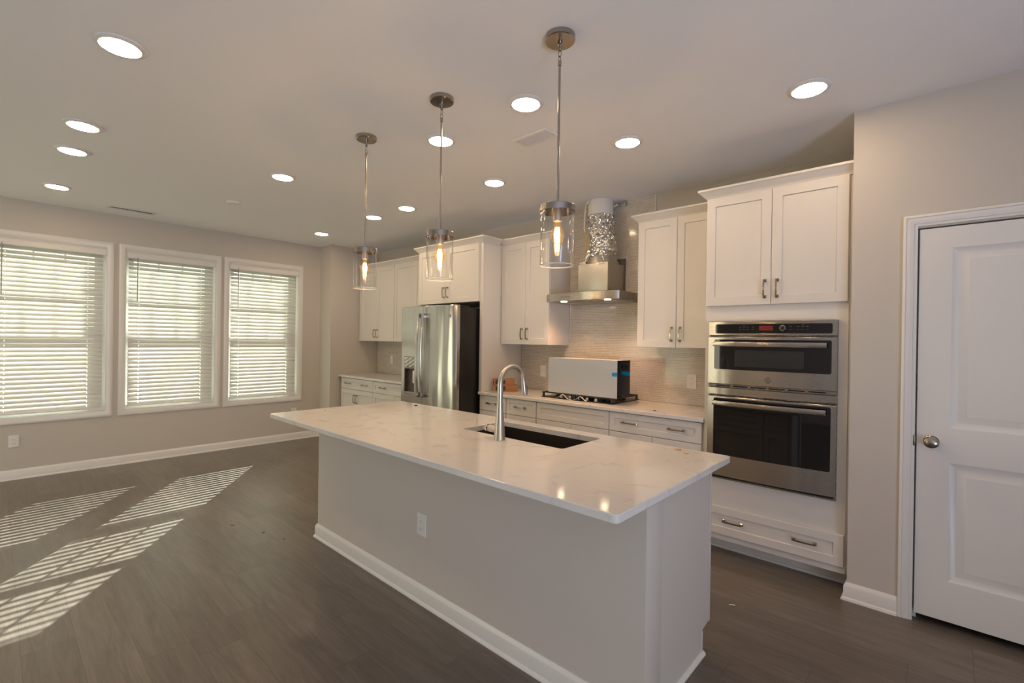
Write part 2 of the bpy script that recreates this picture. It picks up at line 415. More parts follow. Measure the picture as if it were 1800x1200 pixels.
for wi, c in enumerate(WC):
    root = sempty('window_%d' % (wi+1), (XL, c, OZ0)); root['label'] = WLAB[wi]
    b = B(); frame_sweep(b, c-.4985, c+.4985, .543, 2.445, CASP, lambda u, v, h: (XL+h, u, v)); obj('casing', b, M_trim, root)
    y0, y1 = c-OW, c+OW
    b = B(); jt = .012
    for q in ((y0, OZ0, y0+jt, OZ1), (y1-jt, OZ0, y1, OZ1), (y0+jt, OZ0, y1-jt, OZ0+jt), (y0+jt, OZ1-jt, y1-jt, OZ1)):
        b.box(XL-.168, q[0], q[1], XL-.001, q[2], q[3])
    obj('jamb', b, M_trim, root)
    y0 += jt; y1 -= jt; z0 = OZ0+jt; z1 = OZ1-jt
    def ring(b, xa, xb, Y0, Y1, Z0, Z1, iy0, iy1, iz0, iz1):
        b.box(xa, Y0, Z0, xb, iy0, Z1); b.box(xa, iy1, Z0, xb, Y1, Z1); b.box(xa, iy0, Z0, xb, iy1, iz0); b.box(xa, iy0, iz1, xb, iy1, Z1)
    b = B(); ring(b, XL-.165, XL-.078, y0+.0005, y1-.0005, z0+.0005, z1-.0005, y0+.035, y1-.035, z0+.02, z1-.035); obj('frame', b, M_vinyl, root)
    b = B(); ring(b, XL-.118, XL-.085, y0+.036, y1-.036, z0+.021, 1.43, c-.354, c+.354, .665, 1.392); lo = obj('lower_sash', b, M_vinyl, root)
    b = B(); b.box(XL-.107, c-.353, .666, XL-.102, c+.353, 1.391); obj('pane', b, M_pane, lo)
    b = B(); ring(b, XL-.155, XL-.121, y0+.036, y1-.036, 1.41, z1-.036, c-.354, c+.354, 1.495, 2.285); up = obj('upper_sash', b, M_vinyl, root)
    b = B(); b.box(XL-.143, c-.353, 1.496, XL-.138, c+.353, 2.284); obj('pane', b, M_pane, up)
    b = B()
    for k in (-1, 1): b.box(XL-.137, c+k*.118-.008, 1.496, XL-.126, c+k*.118+.008, 2.284)
    b.box(XL-.1368, c-.353, 1.892-.027, XL-.1262, c+.353, 1.892+.027); obj('muntins', b, M_vinyl, up)

BLAB = ('white horizontal blind, partly cut off by the left edge of the photo', 'white horizontal blind covering the middle of the three windows', 'white horizontal blind covering the window nearest the kitchen cabinets')
for wi, c in enumerate(WC):
    root = thing('window_blind', BLAB[wi], 'window blind', (XL-.03, c, .63), 'blinds on the three windows')
    hw = .412; xc = XL-.034
    b = B(); b.box(XL-.058, c-hw, 2.325, XL-.012, c+hw, 2.372, .002); obj('headrail', b, M_blind, root)
    b = B(); L = []
    pr = [(-.010, 2.300), (.006, 2.300), (.010, 2.306), (.010, 2.345), (.006, 2.362), (.0, 2.368), (-.002, 2.374), (-.010, 2.374)]
    b.loft([[(XL+d, y, z) for d, z in pr] for y in (c-.434, c+.434)]); obj('valance', b, M_blind, root)
    b = B(); holes = [c-.315, c+.29]
    ys = [c-hw]
    for h in holes: ys += [h-.0035, h+.0035]
    ys.append(c+hw)
    zt, zb = 2.285, .672; N = 36
    for k in range(N):
        z = zt+(zb-zt)*k/(N-1); fr = (zt-z)/(zt-zb)
        th = math.radians(46+21*fr); cs, sn = math.cos(th), math.sin(th)
        us = (-.025, -.0095, .0095, .025); arch = (0, .0025, .0025, 0)
        def pt(u, a, y): return (xc+u*cs+a*sn, y, z-u*sn+a*cs)
        for q in range(len(ys)-1):
            for m in range(3):
                if m == 1 and q % 2: continue
                for top in (0, 1):
                    a0, a1 = arch[m]+top*.0024, arch[m+1]+top*.0024
                    P = [pt(us[m], a0, ys[q]), pt(us[m+1], a1, ys[q]), pt(us[m+1], a1, ys[q+1]), pt(us[m], a0, ys[q+1])]
                    b.face(P if top else P[::-1])
        for u in (-.025, .025):
            b.face([pt(u, 0, ys[0]), pt(u, .0024, ys[0]), pt(u, .0024, ys[-1]), pt(u, 0, ys[-1])])
    obj('slats', b, M_slat, root, smooth=60)
    b = B(); b.box(xc-.024, c-hw, .636, xc+.024, c+hw, .652, .003); obj('bottom_rail', b, M_blind, root)
    for h in holes:
        b = B(); b.tube([(xc+.027, h+.004, 2.33), (xc+.027, h+.004, .64)], .0011, 6); b.tube([(xc-.027, h+.004, 2.33), (xc-.027, h+.004, .64)], .0011, 6); obj('ladder_cord', b, M_blind, root)
    b = B(); b.tube([(XL+.018, c-.338, 2.31), (XL+.018, c-.340, 1.815)], .0042, 8); b.tube([(XL-.005, c-.338, 2.335), (XL+.018, c-.338, 2.32), (XL+.018, c-.338, 2.305)], .002, 6)
    obj('tilt_wand', b, M_greym, root)

# ------------------------------------------------------------------ pantry door
d = sempty('door_1', (.29, YP, 0)); d['label'] = 'white two panel door in the right hand wall'
def DP(u, v, h): return (u, YP-h, v)
b = B(); frame_sweep(b, -.155, .737, 0, 2.128, [(0, 0), (0, .016), (.006, .019), (.013, .019), (.0145, .015), (.026, .017), (.034, .0145), (.045, .012), (.0465, .009), (.058, .008), (.060, .006), (.060, 0)], DP, 3); obj('casing', b, M_trim, d)
b = B()
for q in ((DX0-.003, 0, DX0+.012, DZ+.003), (DX1-.012, 0, DX1+.003, DZ+.003), (DX0+.012, DZ-.012, DX1-.012, DZ+.003)): b.box(q[0], YP+.045, q[1], q[2], YP+.119, q[3])
obj('jamb', b, M_trim, d)
b = B(); st = .131
b.slab(DX0+.004, DX1-.004, .040, DZ-.003, YP+.004, .035, [(DX0+st, DX1-st, .245, .849), (DX0+st, DX1-st, 1.025, 1.946)], [(0, 0), (.002, .001), (.028, .013), (.033, .0135), (.062, .003), (.065, .003)])
obj('slab', b, M_trim, d)
b = B(); kx, kz = -.03, .948
b.lathe([(.032, 0), (.032, .004), (.027, .009), (.012, .012), (.0105, .030), (.016, .034), (.024, .040), (.0275, .050), (.0255, .060), (.017, .066), (.004, .068)], (kx, YP+.004, kz), '-y', 28)
kb = obj('knob', b, M_pullm, d)
for v in kb.data.vertices:      # the grip is egg shaped, wider than tall
    if v.co.y < -.0: v.co.x *= 1.12
b = B(); b.box(-.1035, YP-.0085, .918, -.094, YP+.004, .974, .001); obj('strike_plate', b, M_pullm, d)

# ------------------------------------------------------------------ tile
b = B(); b.box(-6.388, YB-.008, .915, -4.53, YB, 1.46); struct(obj('trim_1', b, M_tile), 'strip tile backsplash left of the refrigerator')
b = B(); b.box(-3.459, YB-.008, .915, -1.217, YB, 1.46); b.box(-2.80, YB-.008, 1.46, -1.897, YB, H-.001); struct(obj('trim_2', b, M_tile), 'strip tile backsplash behind the cooktop and hood')
b = B(); b.box(-1.8968, YB-.011, 1.46, -1.890, YB, H-.001); b.box(-2.807, YB-.011, 1.46, -2.8002, YB, H-.001); struct(obj('trim_3', b, M_trim), 'thin edge strips of the tile')

# ------------------------------------------------------------------ cabinet parts
RINGS = [(0, 0), (.0012, .0062), (.0032, .0085), (.0034, .0085)]
def front(name, x0, x1, z0, z1, y, parent, rail=.057, m=None, th=.019):
    b = B(); b.slab(x0, x1, z0, z1, y, th, [(x0+rail, x1-rail, z0+rail, z1-rail)], RINGS); return obj(name, b, m or M_cab, parent)
def pull(x, z, y, parent, vert=True, name='door_pull', L=.118):
    """square footed bar pull on a front at y"""
    b = B(); h = L/2; bar = []
    def P(s, out, side): return (x+side, y-out, z+s) if vert else (x+s, y-out, z+side)
    for s in (-1, 1):
        cs = s*(h-.008)
        for (w0, o0, w1, o1) in ((.0095, 0, .0095, .003), (.0095, .003, .006, .006), (.006, .006, .006, .022)):
            L0 = [P(cs+a*w0, o0, c*w0) for a, c in ((-1,-1),(1,-1),(1,1),(-1,1))]; L1 = [P(cs+a*w1, o1, c*w1) for a, c in ((-1,-1),(1,-1),(1,1),(-1,1))]
            b.loft([L0, L1])
    loops = []
    for i in range(13):
        q = -1+i/6; s = q*(h-.002); o = .024+.006*(1-q*q)
        loops.append([P(s, o+a*.0032, c*.0046) for a, c in ((-1,-1),(1,-1),(1,1),(-1,1))])
    b.loft(loops)
    return obj(name, b, M_pullm, parent)
CRP = [(0, 2.434), (.005, 2.434), (.007, 2.441), (.020, 2.455), (.040, 2.476), (.046, 2.483), (.050, 2.485), (.050, 2.499), (0, 2.499)]
def crown(parent, x0, x1, yf, lb=None, rb=None):
    path = []
    if lb is not None: path.append((x0, lb))
    path += [(x0, yf), (x1, yf)]
    if rb is not None: path.append((x1, rb))
    b = B(); bb_path(b, path, CRP)
    return obj('crown_molding', b, M_cab, parent)
BF = 3.357      # front of base doors
def base_cab(x0, x1, label, drawers, doors, pulls_in, false_front=False, sidex=0):
    root = thing('base_cabinet', label, 'cabinet', ((x0+x1)/2, 3.66, 0), 'base cabinets along the back wall')
    b = B(); b.box(x0, BF+.0195, .105, x1, YB-.002, .8835); obj('cabinet_body', b, M_cab, root)
    b = B(); b.box(x0, 3.435, 0, x1, 3.45, .104); obj('toe_kick', b, M_cab, root)
    g_ = .0018
    for (a, c, pl) in drawers:
        fr = front('drawer_front' if not false_front else 'false_drawer_front', a+g_, c-g_, .728, .877, BF, root, .036 if c-a < .5 else .045)
        for px in pl: pull(px, .805, BF, fr, False, 'drawer_pull', .128)
    for (a, c, side) in doors:
        dr = front('cabinet_door', a+g_, c-g_, .118, .723, BF, root)
        if side: pull((c-.030) if side > 0 else (a+.030), .60, BF, dr)
    return root
base_cab(-6.365, -5.517, 'white base cabinet with two door handles, far left corner of the kitchen', [(-6.36, -5.517, (-6.16, -5.72))], [(-6.36, -5.94, 1), (-5.94, -5.517, -1)], 0)
base_cab(-5.515, -4.53, 'white base cabinet under the far left counter, beside the refrigerator', [(-5.515, -4.535, (-5.283, -4.77))], [(-5.515, -5.025, 1), (-5.025, -4.535, -1)], 0)
base_cab(-3.495, -3.1195, 'narrow white base cabinet right beside the refrigerator panel', [(-3.493, -3.122, (-3.318,))], [(-3.493, -3.122, 1)], 0)
base_cab(-3.1185, -2.7405, 'narrow white base cabinet between the refrigerator side and cooktop cabinets', [(-3.116, -2.744, (-2.94,))], [(-3.116, -2.744, -1)], 0)
base_cab(-2.7395, -1.981, 'wide white base cabinet under the cooktop, its drawer front without handles', [(-2.739, -1.982, ())], [(-2.739, -2.36, 1), (-2.36, -1.982, -1)], 0, True)
base_cab(-1.980, -1.2225, 'white base cabinet with a two handle drawer next to the wall ovens', [(-1.979, -1.236, (-1.80, -1.42))], [(-1.979, -1.607, 1), (-1.607, -1.236, -1)], 0)
# worktops
def worktop(x0, x1, y0, y1, label, hole=None, r=.004):
    n = 5; zt, zb, ch = .914, .884, .003
    o = rrect(x0, x1, y0, y1, r, n); oi = rrect(x0+ch, x1-ch, y0+ch, y1-ch, max(r-ch, .001), n)
    b = B()
    Ls = [[(p[0], p[1], zb+ch) for p in o], [(p[0], p[1], zt-ch) for p in o], [(p[0], p[1], zt) for p in oi]]
    if hole:
        h = rrect(*hole, .018, n); hc = rrect(hole[0]-.002, hole[1]+.002, hole[2]-.002, hole[3]+.002, .02, n)
        Ls = [[(p[0], p[1], zb) for p in oi]] + Ls + [[(p[0], p[1], zt) for p in hc], [(p[0], p[1], zt-.002) for p in h], [(p[0], p[1], zb) for p in h]]
        Ls.append(Ls[0]); b.loft(Ls, True, False, False)
    else:
        b.loft([[(p[0], p[1], zb) for p in oi]] + Ls)
    return tag(obj('worktop', b, M_quartz), label, 'countertop')
worktop(-6.397, -4.531, 3.332, YB-.009, 'white quartz counter in the far left corner beside the refrigerator')
worktop(-3.4955, -1.2175, 3.332, YB-.009, 'long white quartz counter under the range hood')

UF = 3.618
def upper_cab(x0, x1, split, label, left_open, right_open, hl=1.507, fx1=None):
    root = thing('upper_cabinet', label, 'cabinet', ((x0+x1)/2, YB, 1.40), 'upper cabinets along the back wall')
    b = B(); b.box(x0, UF+.0195, 1.40, x1, YB-.0085, 2.445); obj('cabinet_body', b, M_cab, root)
    g_ = .0016
    for a, c, s in ((x0+.002, split, 1), (split, fx1 or x1-.002, -1)):
        dr = front('cabinet_door', a+g_, c-g_, 1.401, 2.432, UF, root)
        pull(c-.034 if s > 0 else a+.034, hl, UF, dr)
    crown(root, x0, x1, UF+.0195, (YB-.009) if left_open else None, (YB-.009) if right_open else None)
    return root
upper_cab(-6.31, -5.448, -5.879, 'white two door wall cabinet above the counter in the far left corner', False, False)
upper_cab(-5.446, -4.53, -4.938, 'white wall cabinet partly behind the tall refrigerator cabinet', False, False)
upper_cab(-3.455, -2.812, -3.12, 'white two door wall cabinet left of the range hood', False, True)
upper_cab(-1.883, -1.2225, -1.547, 'white two door wall cabinet between range hood and wall ovens', True, False, fx1=-1.232)
b = B(); b.box(-6.389, UF+.03, 1.40, -6.311, YB-.0085, 2.445)
tag(obj('filler_strip', b, M_cab), 'narrow white filler between the far left wall cabinet and the wall', 'filler strip')

# ------------------------------------------------------------------ refrigerator surround
root = thing('refrigerator_cabinet', 'deep white cabinet bridging over the refrigerator with a full height side panel', 'cabinet', (-4.0, 3.65, 0))
b = B(); b.box(-3.503, 3.352, .9145, -3.4605, YB-.0085, 2.445, .001); b.box(-3.503, 3.37, 0, -3.4965, YB-.0085, .9145)
obj('side_panel', b, M_cab, root)
b = B(); b.box(-4.525, 3.352, 0, -4.487, YB-.0085, 2.445, .001); obj('side_panel', b, M_cab, root)
b = B(); b.box(-4.4865, 3.3495, 1.835, -3.5035, YB-.002, 2.445); obj('cabinet_body', b, M_cab, root)
for a, c, s in ((-4.512, -4.021, 1), (-4.019, -3.508, -1)):
    dr = front('cabinet_door', a, c, 1.836, 2.432, 3.33, root); pull(c-.030 if s > 0 else a+.030, 1.953, 3.33, dr, L=.12)
crown(root, -4.525, -3.4605, 3.3495, 3.55, 3.586)

# ------------------------------------------------------------------ oven tower
OX0, OX1 = -1.216, -.398
root = thing('oven_cabinet', 'tall white cabinet holding the built in ovens beside the pantry wall', 'cabinet', (-.8, 3.66, 0))
b = B(); b.box(OX0, 3.345, .105, OX1, YB-.002, .52); b.box(OX0, 3.345, 1.592, OX1, YB-.002, 2.445)
b.box(OX0, 3.345, .52, -1.176, YB-.002, 1.592); b.box(-.452, 3.345, .52, OX1, YB-.002, 1.592); b.box(-1.176, 3.90, .52, -.452, YB-.002, 1.592)
obj('cabinet_body', b, M_cab, root)
for a, c, s in ((-1.211, -.8065, 1), (-.8035, -.402, -1)):
    dr = front('cabinet_door', a, c, 1.695, 2.432, 3.325, root); pull(c-.034 if s > 0 else a+.034, 1.795, 3.325, dr)
fr = front('drawer_front', -1.211, -.403, .148, .333, 3.325, root, .050)
for px in (-1.013, -.600): pull(px, .245, 3.325, fr, False, 'drawer_pull', .128)
b = B(); b.box(OX0, 3.475, 0, OX1, 3.49, .104); bb_path(b, [(OX0, 3.475), (OX1, 3.475)], [(0, 0), (.012, 0), (.012, .006), (.008, .014), (0, .018)]); obj('toe_kick', b, M_cab, root)
crown(root, OX0, -.3805, 3.345, 3.584, None)
b = B(); b.box(-.3975, 3.352, .105, -.3795, 3.38, 2.434); obj('filler_strip', b, M_cab, root)

# ------------------------------------------------------------------ built in microwave over oven
root = thing('built_in_oven', 'stainless built in microwave and oven combination in the tall white cabinet', 'oven', (-.81, 3.33, .52))
ax, bx_ = -1.182, -.444
b = B(); b.box(-1.172, 3.346, .53, -.456, 3.88, 1.585, mi=0)
b.box(ax, 3.336, .521, ax+.012, 3.3445, 1.59); b.box(bx_-.012, 3.336, .521, bx_, 3.3445, 1.59); b.box(ax+.012, 3.336, .521, bx_-.012, 3.3445, .534)
obj('oven_chassis', b, M_steel, root)
cp = obj('control_panel', B().bow(ax+.003, bx_-.003, 1.493, 1.590, 3.312, .014, .022), M_steel, root)
def bowy(x, ye, bulge, x0=ax+.003, x1=bx_-.003): tt = (x-x0)/(x1-x0); return ye-bulge*(1-(2*tt-1)**2)
def bowpatch(x0, x1, z0, z1, ye, bulge, lift, th=.003, n=14, r=.010):
    """rounded rectangle that follows the bow of the front"""
    b = B(); P = rrect(x0, x1, z0, z1, r, 4)
    # subdivide the long sides so that the patch can bend
    Q = []
    for i, p in enumerate(P):
        q = P[(i+1) % len(P)]; k = max(1, int(abs(q[0]-p[0])/.05))
        for j in range(k): Q.append((p[0]+(q[0]-p[0])*j/k, p[1]+(q[1]-p[1])*j/k))
    f0 = [(x, bowy(x, ye, bulge)-lift, z) for x, z in Q]; f1 = [(x, bowy(x, ye, bulge)-lift+th, z) for x, z in Q]
    b.loft([f1, f0], True, True, False)
    # front as vertical strips
    top = sorted([p for p in f0 if p[2] > (z0+z1)/2], key=lambda p: p[0]); bot = sorted([p for p in f0 if p[2] <= (z0+z1)/2], key=lambda p: p[0])
    m = min(len(top), len(bot))
    for i in range(m-1): b.face([bot[i], bot[i+1], top[i+1], top[i]])
    return b
obj('panel_glass', bowpatch(-1.137, -.470, 1.508, 1.569, 3.312, .014, .0012), M_glassblk, cp)
b = B(); b.box(-.862, 3.2955, 1.527, -.782, 3.2968, 1.556); obj('display', b, M_disp, cp)
b = B(); b.lathe([(.021, 0), (.021, .006), (.018, .016), (.0165, .018)], (-.726, 3.2985, 1.541), '-y', 28); kn = obj('dial', b, M_steel, cp)
b = B(); b.lathe([(.013, 0), (.0125, .002), (.011, .0025)], (-.726, 3.2805, 1.541), '-y', 24); obj('dial_face', b, M_black, kn)
for x, z in [(-.975+.022*i, zz) for i in range(3) for zz in (1.549, 1.533)] + [(-.900, 1.549), (-.900, 1.533), (-.685, 1.551), (-.685, 1.533)] + [(-.645+.024*i, zz) for i in range(3) for zz in (1.551, 1.533)] + [(-.955, 1.560), (-.62, 1.562)]:
    y = bowy(x, 3.312, .014)-.002; obj('key_legend', B().box(x-.006, y, z-.0012, x+.006, y+.0006, z+.0012), M_print, cp)
def oven_door(name, z0, z1, gz0, gz1, hz, win, badge=None):
    b = B().bow(ax+.003, bx_-.003, z0, z1, 3.300, .016, .034); dr = obj(name, b, M_steel, root)
    obj('door_glass', bowpatch(-1.138, -.471, gz0, gz1, 3.300, .016, .0012), M_glassblk, dr)
    if win: obj('window_screen', bowpatch(*win, 3.300, .016, .0018, .001, r=.003), M_ovwin, dr)
    b = B(); loops = []
    x0, x1 = -1.134, -.490
    for i in range(17):
        tt = i/16; x = x0+(x1-x0)*tt; y = bowy(x, 3.300, .020)-.040
        loops.append([(x, y+a, hz+c) for a, c in ((.006, -.013), (-.004, -.0145), (-.0065, -.008), (-.0065, .008), (-.004, .0145), (.006, .013))])
    b.loft(loops); 
    for x in (x0+.02, x1-.02): b.box(x-.012, bowy(x, 3.3, .02)-.036, hz-.010, x+.012, bowy(x, 3.3, .016)+.002, hz+.010, .002)
    obj('door_handle', b, M_steel, dr)
    return dr
md = oven_door('microwave_door', 1.168, 1.485, 1.268, 1.467, 1.437, (-1.005, -.610, 1.290, 1.398))
b = B(); b.lathe([(.0185, 0), (.0185, .0012), (.016, .002), (.0155, .0014), (.003, .0014)], (-.805, 3.2842, 1.211), '-y', 32); bd = obj('badge', b, M_badge, md)
cu = bpy.data.curves.new('badge_text', 'FONT'); cu.body = 'GE'; cu.size = .021; cu.align_x = 'CENTER'; cu.align_y = 'CENTER'; cu.extrude = .0003; cu.shear = .25
to = bpy.data.objects.new('badge_text', cu); C.objects.link(to)
dg = bpy.context.evaluated_depsgraph_get(); tm = bpy.data.meshes.new_from_object(to.evaluated_get(dg)); bpy.data.objects.remove(to)
b = B(); b.bm.from_mesh(tm); bmesh.ops.transform(b.bm, matrix=Matrix.Translation((-.805, 3.2824, 1.211)) @ Matrix.Rotation(PI/2, 4, 'X'), verts=b.bm.verts)
obj('monogram', b, M_chrome, bd)
b = B(); b.box(ax+.003, 3.320, 1.146, bx_-.003, 3.3445, 1.166); 
obj('vent_trim', b, M_steel, root)
b = B()
for i in range(6): x = -1.13+i*.108; b.box(x, 3.3185, 1.152, x+.09, 3.3202, 1.159)
obj('vent_slots', b, M_dark, root)
obj('middle_trim', B().bow(ax, bx_, 1.094, 1.145, 3.310, .014, .034), M_steel, root)
oven_door('lower_oven_door', .552, 1.086, .695, 1.074, 1.044, None)
b = B(); b.box(ax+.014, 3.318, .535, bx_-.014, 3.3445, .551); obj('lower_vent', b, M_dark, root)

# ------------------------------------------------------------------ refrigerator
root = thing('refrigerator', 'stainless french door refrigerator with ice dispenser in the white surround', 'refrigerator', (-3.985, 3.5, 0))
FX0, FX1, FS = -4.450, -3.525, -3.9875
b = B(); b.box(-4.44, 3.112, .02, -3.535, 3.90, 1.765, .004); obj('case', b, M_black, root)
def fdoor_loops(x0, x1, z0, z1, n=20):
    """door whose front follows the shared bow; rounded outer corners"""
    loops = []
    for i in range(n+1):
        x = x0+(x1-x0)*i/n; q = (x-FX0)/(FX1-FX0)*2-1
        y = 3.050-.046*(1-q*q) + .020*max(0, (abs(q)-.93)/.07)**2
        e = .005
        loops.append([(x, 3.105, z0), (x, y+e, z0), (x, y, z0+e), (x, y, z1-e), (x, y+e, z1), (x, 3.105, z1)])
    return loops
def fy(x, lift=0): q = (x-FX0)/(FX1-FX0)*2-1; return 3.050-.046*(1-q*q)-lift
b = B(); b.loft(fdoor_loops(FS+.002, FX1, .715, 1.785)); rd = obj('right_door', b, M_steelv, root)
b = B(); b.lathe([(.017, 0), (.017, .0015), (.014, .002), (.004, .0016)], (-3.60, fy(-3.60)-.001, 1.675), '-y', 28); obj('badge', b, M_greym, rd)
# left door with the dispenser opening
DA, DB, D0, D1 = -4.348, -4.135, .853, 1.245
b = B()
b.loft(fdoor_loops(FX0, DA, .715, 1.785, 6)); b.loft(fdoor_loops(DB, FS-.002, .715, 1.785, 8))
b.loft(fdoor_loops(DA, DB, .715, D0, 8)); b.loft(fdoor_loops(DA, DB, D1, 1.785, 8)); ld = obj('left_door', b, M_steelv, root)
b = B(); b.box(DA+.0005, 3.07, D0+.0005, DB-.0005, 3.103, D1-.0005); b.box(DA+.0005, fy(DA)+.004, D0+.0005, DA+.006, 3.07, 1.118); b.box(DB-.006, fy(DB)+.004, D0+.0005, DB-.0005, 3.07, 1.118)
dp = obj('dispenser', b, mat('dispenser_cavity', (.075, .06, .052), .4), ld)
b = B(); b.box(DA+.0005, fy(DA)+.000, 1.118, DB-.0005, 3.069, D1-.0005, .002); obj('dispenser_panel', b, M_steelv, dp)
M_stripe = mat('striped_film', (.6, .6, .55), .2); t = NT(M_stripe); g = t.n.new('ShaderNodeNewGeometry'); sx = t.n.new('ShaderNodeSeparateXYZ'); t.l.new(g.outputs['Position'], sx.inputs[0])
st_ = t.math('FRACT', t.math('MULTIPLY', t.math('SUBTRACT', sx.outputs[2], t.math('MULTIPLY', sx.outputs[0], .45)), 24))
t.l.new(t.mix(t.math('LESS_THAN', st_, .45), (.36, .36, .32), (.74, .75, .70)), t.b.inputs['Base Color'])
for i in range(3):
    x0 = DA+.006+i*.0685; b = B(); b.box(x0, fy(DA)-.002, 1.136, x0+.060, fy(DA)+.0, 1.238, .0006); obj('button_film', b, M_stripe, dp)
b = B(); b.box(DB-.062, 3.030, .965, DB-.030, 3.045, 1.100, .004); obj('dispenser_paddle', b, M_plastic, dp)
b = B(); b.box(DA+.008, 3.02, D0+.0005, DB-.008, 3.07, D0+.012, .002); obj('drip_tray', b, M_greym, dp)
for s, nm, par in ((-1, 'left', ld), (1, 'right', rd)):
    x = FS+s*.038; b = B(); loops = []
    for i in range(25):
        tt = i/24; z = .845+(1.70-.845)*tt; q = 2*tt-1; o = .034+.030*(1-q*q); y = fy(x)-o
        loops.append([(x+a, y+c, z) for a, c in ((-.016, .008), (-.018, 0), (-.012, -.008), (.012, -.008), (.018, 0), (.016, .008))])
    b.loft(loops)
    for z in (.862, 1.683): b.box(x-.0165, fy(x)-.045, z-.024, x+.0165, fy(x)+.003, z+.024, .004)
    obj('door_handle', b, M_steelv, par)
b = B(); b.loft(fdoor_loops(FX0, FX1, .06, .705)); fz_ = obj('freezer_drawer', b, M_steelv, root)
b = B(); b.tube([(-4.40, 2.985, .62), (-4.2, 2.950, .62), (-3.99, 2.94, .62), (-3.78, 2.950, .62), (-3.575, 2.985, .62)], .012, 10)
for x in (-4.39, -3.585): b.box(x-.012, 2.985, .608, x+.012, 3.05, .632)
obj('drawer_handle', b, M_steelv, fz_)
for x0, x1 in ((-4.43, -4.36), (-3.615, -3.545)): obj('hinge_cover', B().box(x0, 3.108, 1.766, x1, 3.25, 1.782, .003), M_black, root)
b = B(); b.box(-4.43, 3.13, 0, -3.545, 3.88, .0195); obj('foot_rail', b, M_black, root)

# ------------------------------------------------------------------ range hood
root = thing('range_hood', 'stainless wall range hood with curved canopy over the cooktop, chimney cover not yet fitted', 'range hood', (-2.34, 3.9, 1.80))
HX0, HX1, HZ0, HZ1 = -2.752, -1.985, 1.803, 1.873
HXC = (HX0+HX1)/2
P = []
def hoodline(n=24):
    L = [(HX0, YB-.0095)]
    for i in range(n+1):
        q = -1+2*i/n; x = HXC+q*(HX1-HX0)/2
        y = 3.432+.050*q*q; c = max(0, (abs(q)-.94)/.06); y += .018*c*c
        L.append((x, y))
    L.append((HX1, YB-.0095)); return L
hl = hoodline()
b = B(); b.loft([[(x, y, HZ0) for x, y in hl], [(x, y, HZ1-.003) for x, y in hl], [(HXC+(x-HXC)*.994, y+.003 if y < 3.9 else y, HZ1) for x, y in hl]]); cn = obj('canopy', b, M_steel, root)
for x, y in ((-2.568, 3.525), (-2.112, 3.53)):
    b = B(); b.lathe([(.028, -.004), (.028, 0)], (x, y, HZ0), 'z', 24); obj('hood_lamp', b, M_hoodl, cn)
b = B()
for x0, x1 in ((-2.66, -2.35), (-2.33, -2.02)): b.box(x0, 3.60, HZ0-.004, x1, 3.90, HZ0, .002)
obj('grease_filter', b, M_galv, cn)
b = B()
for i in range(7): x = -2.55+i*.017; b.lathe([(.003, -.001), (.003, .0015)], (x, 3.432+.05*((x-HXC)/.3835)**2, 1.838), '-y', 10)
obj('control_buttons', b, M_dark, cn)
b = B(); b.box(-2.503, 3.655, HZ1, -2.190, YB-.03, 2.150, .002); bo = obj('blower_housing', b, M_galv, root)
obj('housing_slot', B().box(-2.285, 3.6542, 2.133, -2.225, 3.656, 2.141), M_greym, bo)
for x, z in ((-2.40, 1.925), (-2.35, 1.930)): obj('rivet', B().lathe([(.003, 0), (.003, .001)], (x, 3.6552, z), '-y', 10), M_greym, bo)
b = B(); b.box(-2.53, YB-.029, 1.874, -2.182, YB-.0095, 2.215, .001); obj('mounting_plate', b, M_duct, root)
b = B(); b.box(-2.498, 3.665, 2.1505, -2.43, 3.76, 2.178, .002); obj('junction_box', b, M_galv, root)
b = B(); cx, cy = -2.335, 3.80
b.lathe([(.150, 2.1505), (.146, 2.165), (.124, 2.2235)], (cx, cy, 0), 'z', 40); obj('duct_collar', b, M_galv, root)
# flexible duct
root2 = thing('vent_duct', 'crumpled foil vent duct running from the hood up to a white pipe at the ceiling', 'duct', (cx, cy, 2.19))
N = 44; rows = 20; loops = []
for j in range(rows+1):
    tt = j/rows; z = 2.225+(2.62-2.225)*tt
    s = tt*tt*(3-2*tt); px = -2.335+(-2.385+2.335)*s + .012*math.sin(tt*PI); py = 3.80+.03*s
    L = []
    for i in range(N):
        a = 2*PI*i/N
        r = .121+.004*math.sin(tt*46)+rnd.uniform(-.010, .008)
        if 1 <= j <= 3: r += .010
        zz = z+rnd.uniform(-.004, .004)
        if j == 0: zz -= .012*abs(math.sin(a*2.5))
        L.append((px+r*math.cos(a), py+r*math.sin(a), zz))
    loops.append(L)
b = B(); b.loft(loops, True, False, False); obj('foil_sleeve', b, M_foil, root2, smooth=25)
for x0, y0, x1, y1 in ((-2.41, 3.695, -2.44, 3.668), (-2.285, 3.690, -2.235, 3.660)):
    b = B(); b.loft([[(x0-.022, y0, 2.27), (x0+.022, y0-.004, 2.27), (x0+.02, y0-.012, 2.28), (x0-.02, y0-.01, 2.28)], [(x1-.004, y1, 2.165), (x1+.004, y1, 2.165), (x1+.004, y1-.004, 2.166), (x1-.004, y1-.004, 2.166)]]); obj('foil_tail', b, M_foil, root2)
b = B(); b.lathe([(.1185, 2.598), (.1185, H-.002)], (-2.385, 3.835, 0), 'z', 40, False, False); b.lathe([(.1165, H-.002), (.1165, 2.598)], (-2.385, 3.835, 0), 'z', 40, False, False); obj('ceiling_pipe', b, M_pipe, root2)
b = B(); b.tube([(-2.470, 3.745, 2.754), (-2.480, 3.733, 2.72), (-2.484, 3.722, 2.63), (-2.487, 3.715, 2.5), (-2.472, 3.712, 2.46)], .005, 8); b.tube([(-2.440, 3.716, 2.75), (-2.446, 3.711, 2.735), (-2.452, 3.712, 2.72)], .006, 8); obj('white_wire', b, M_pipe, root2)
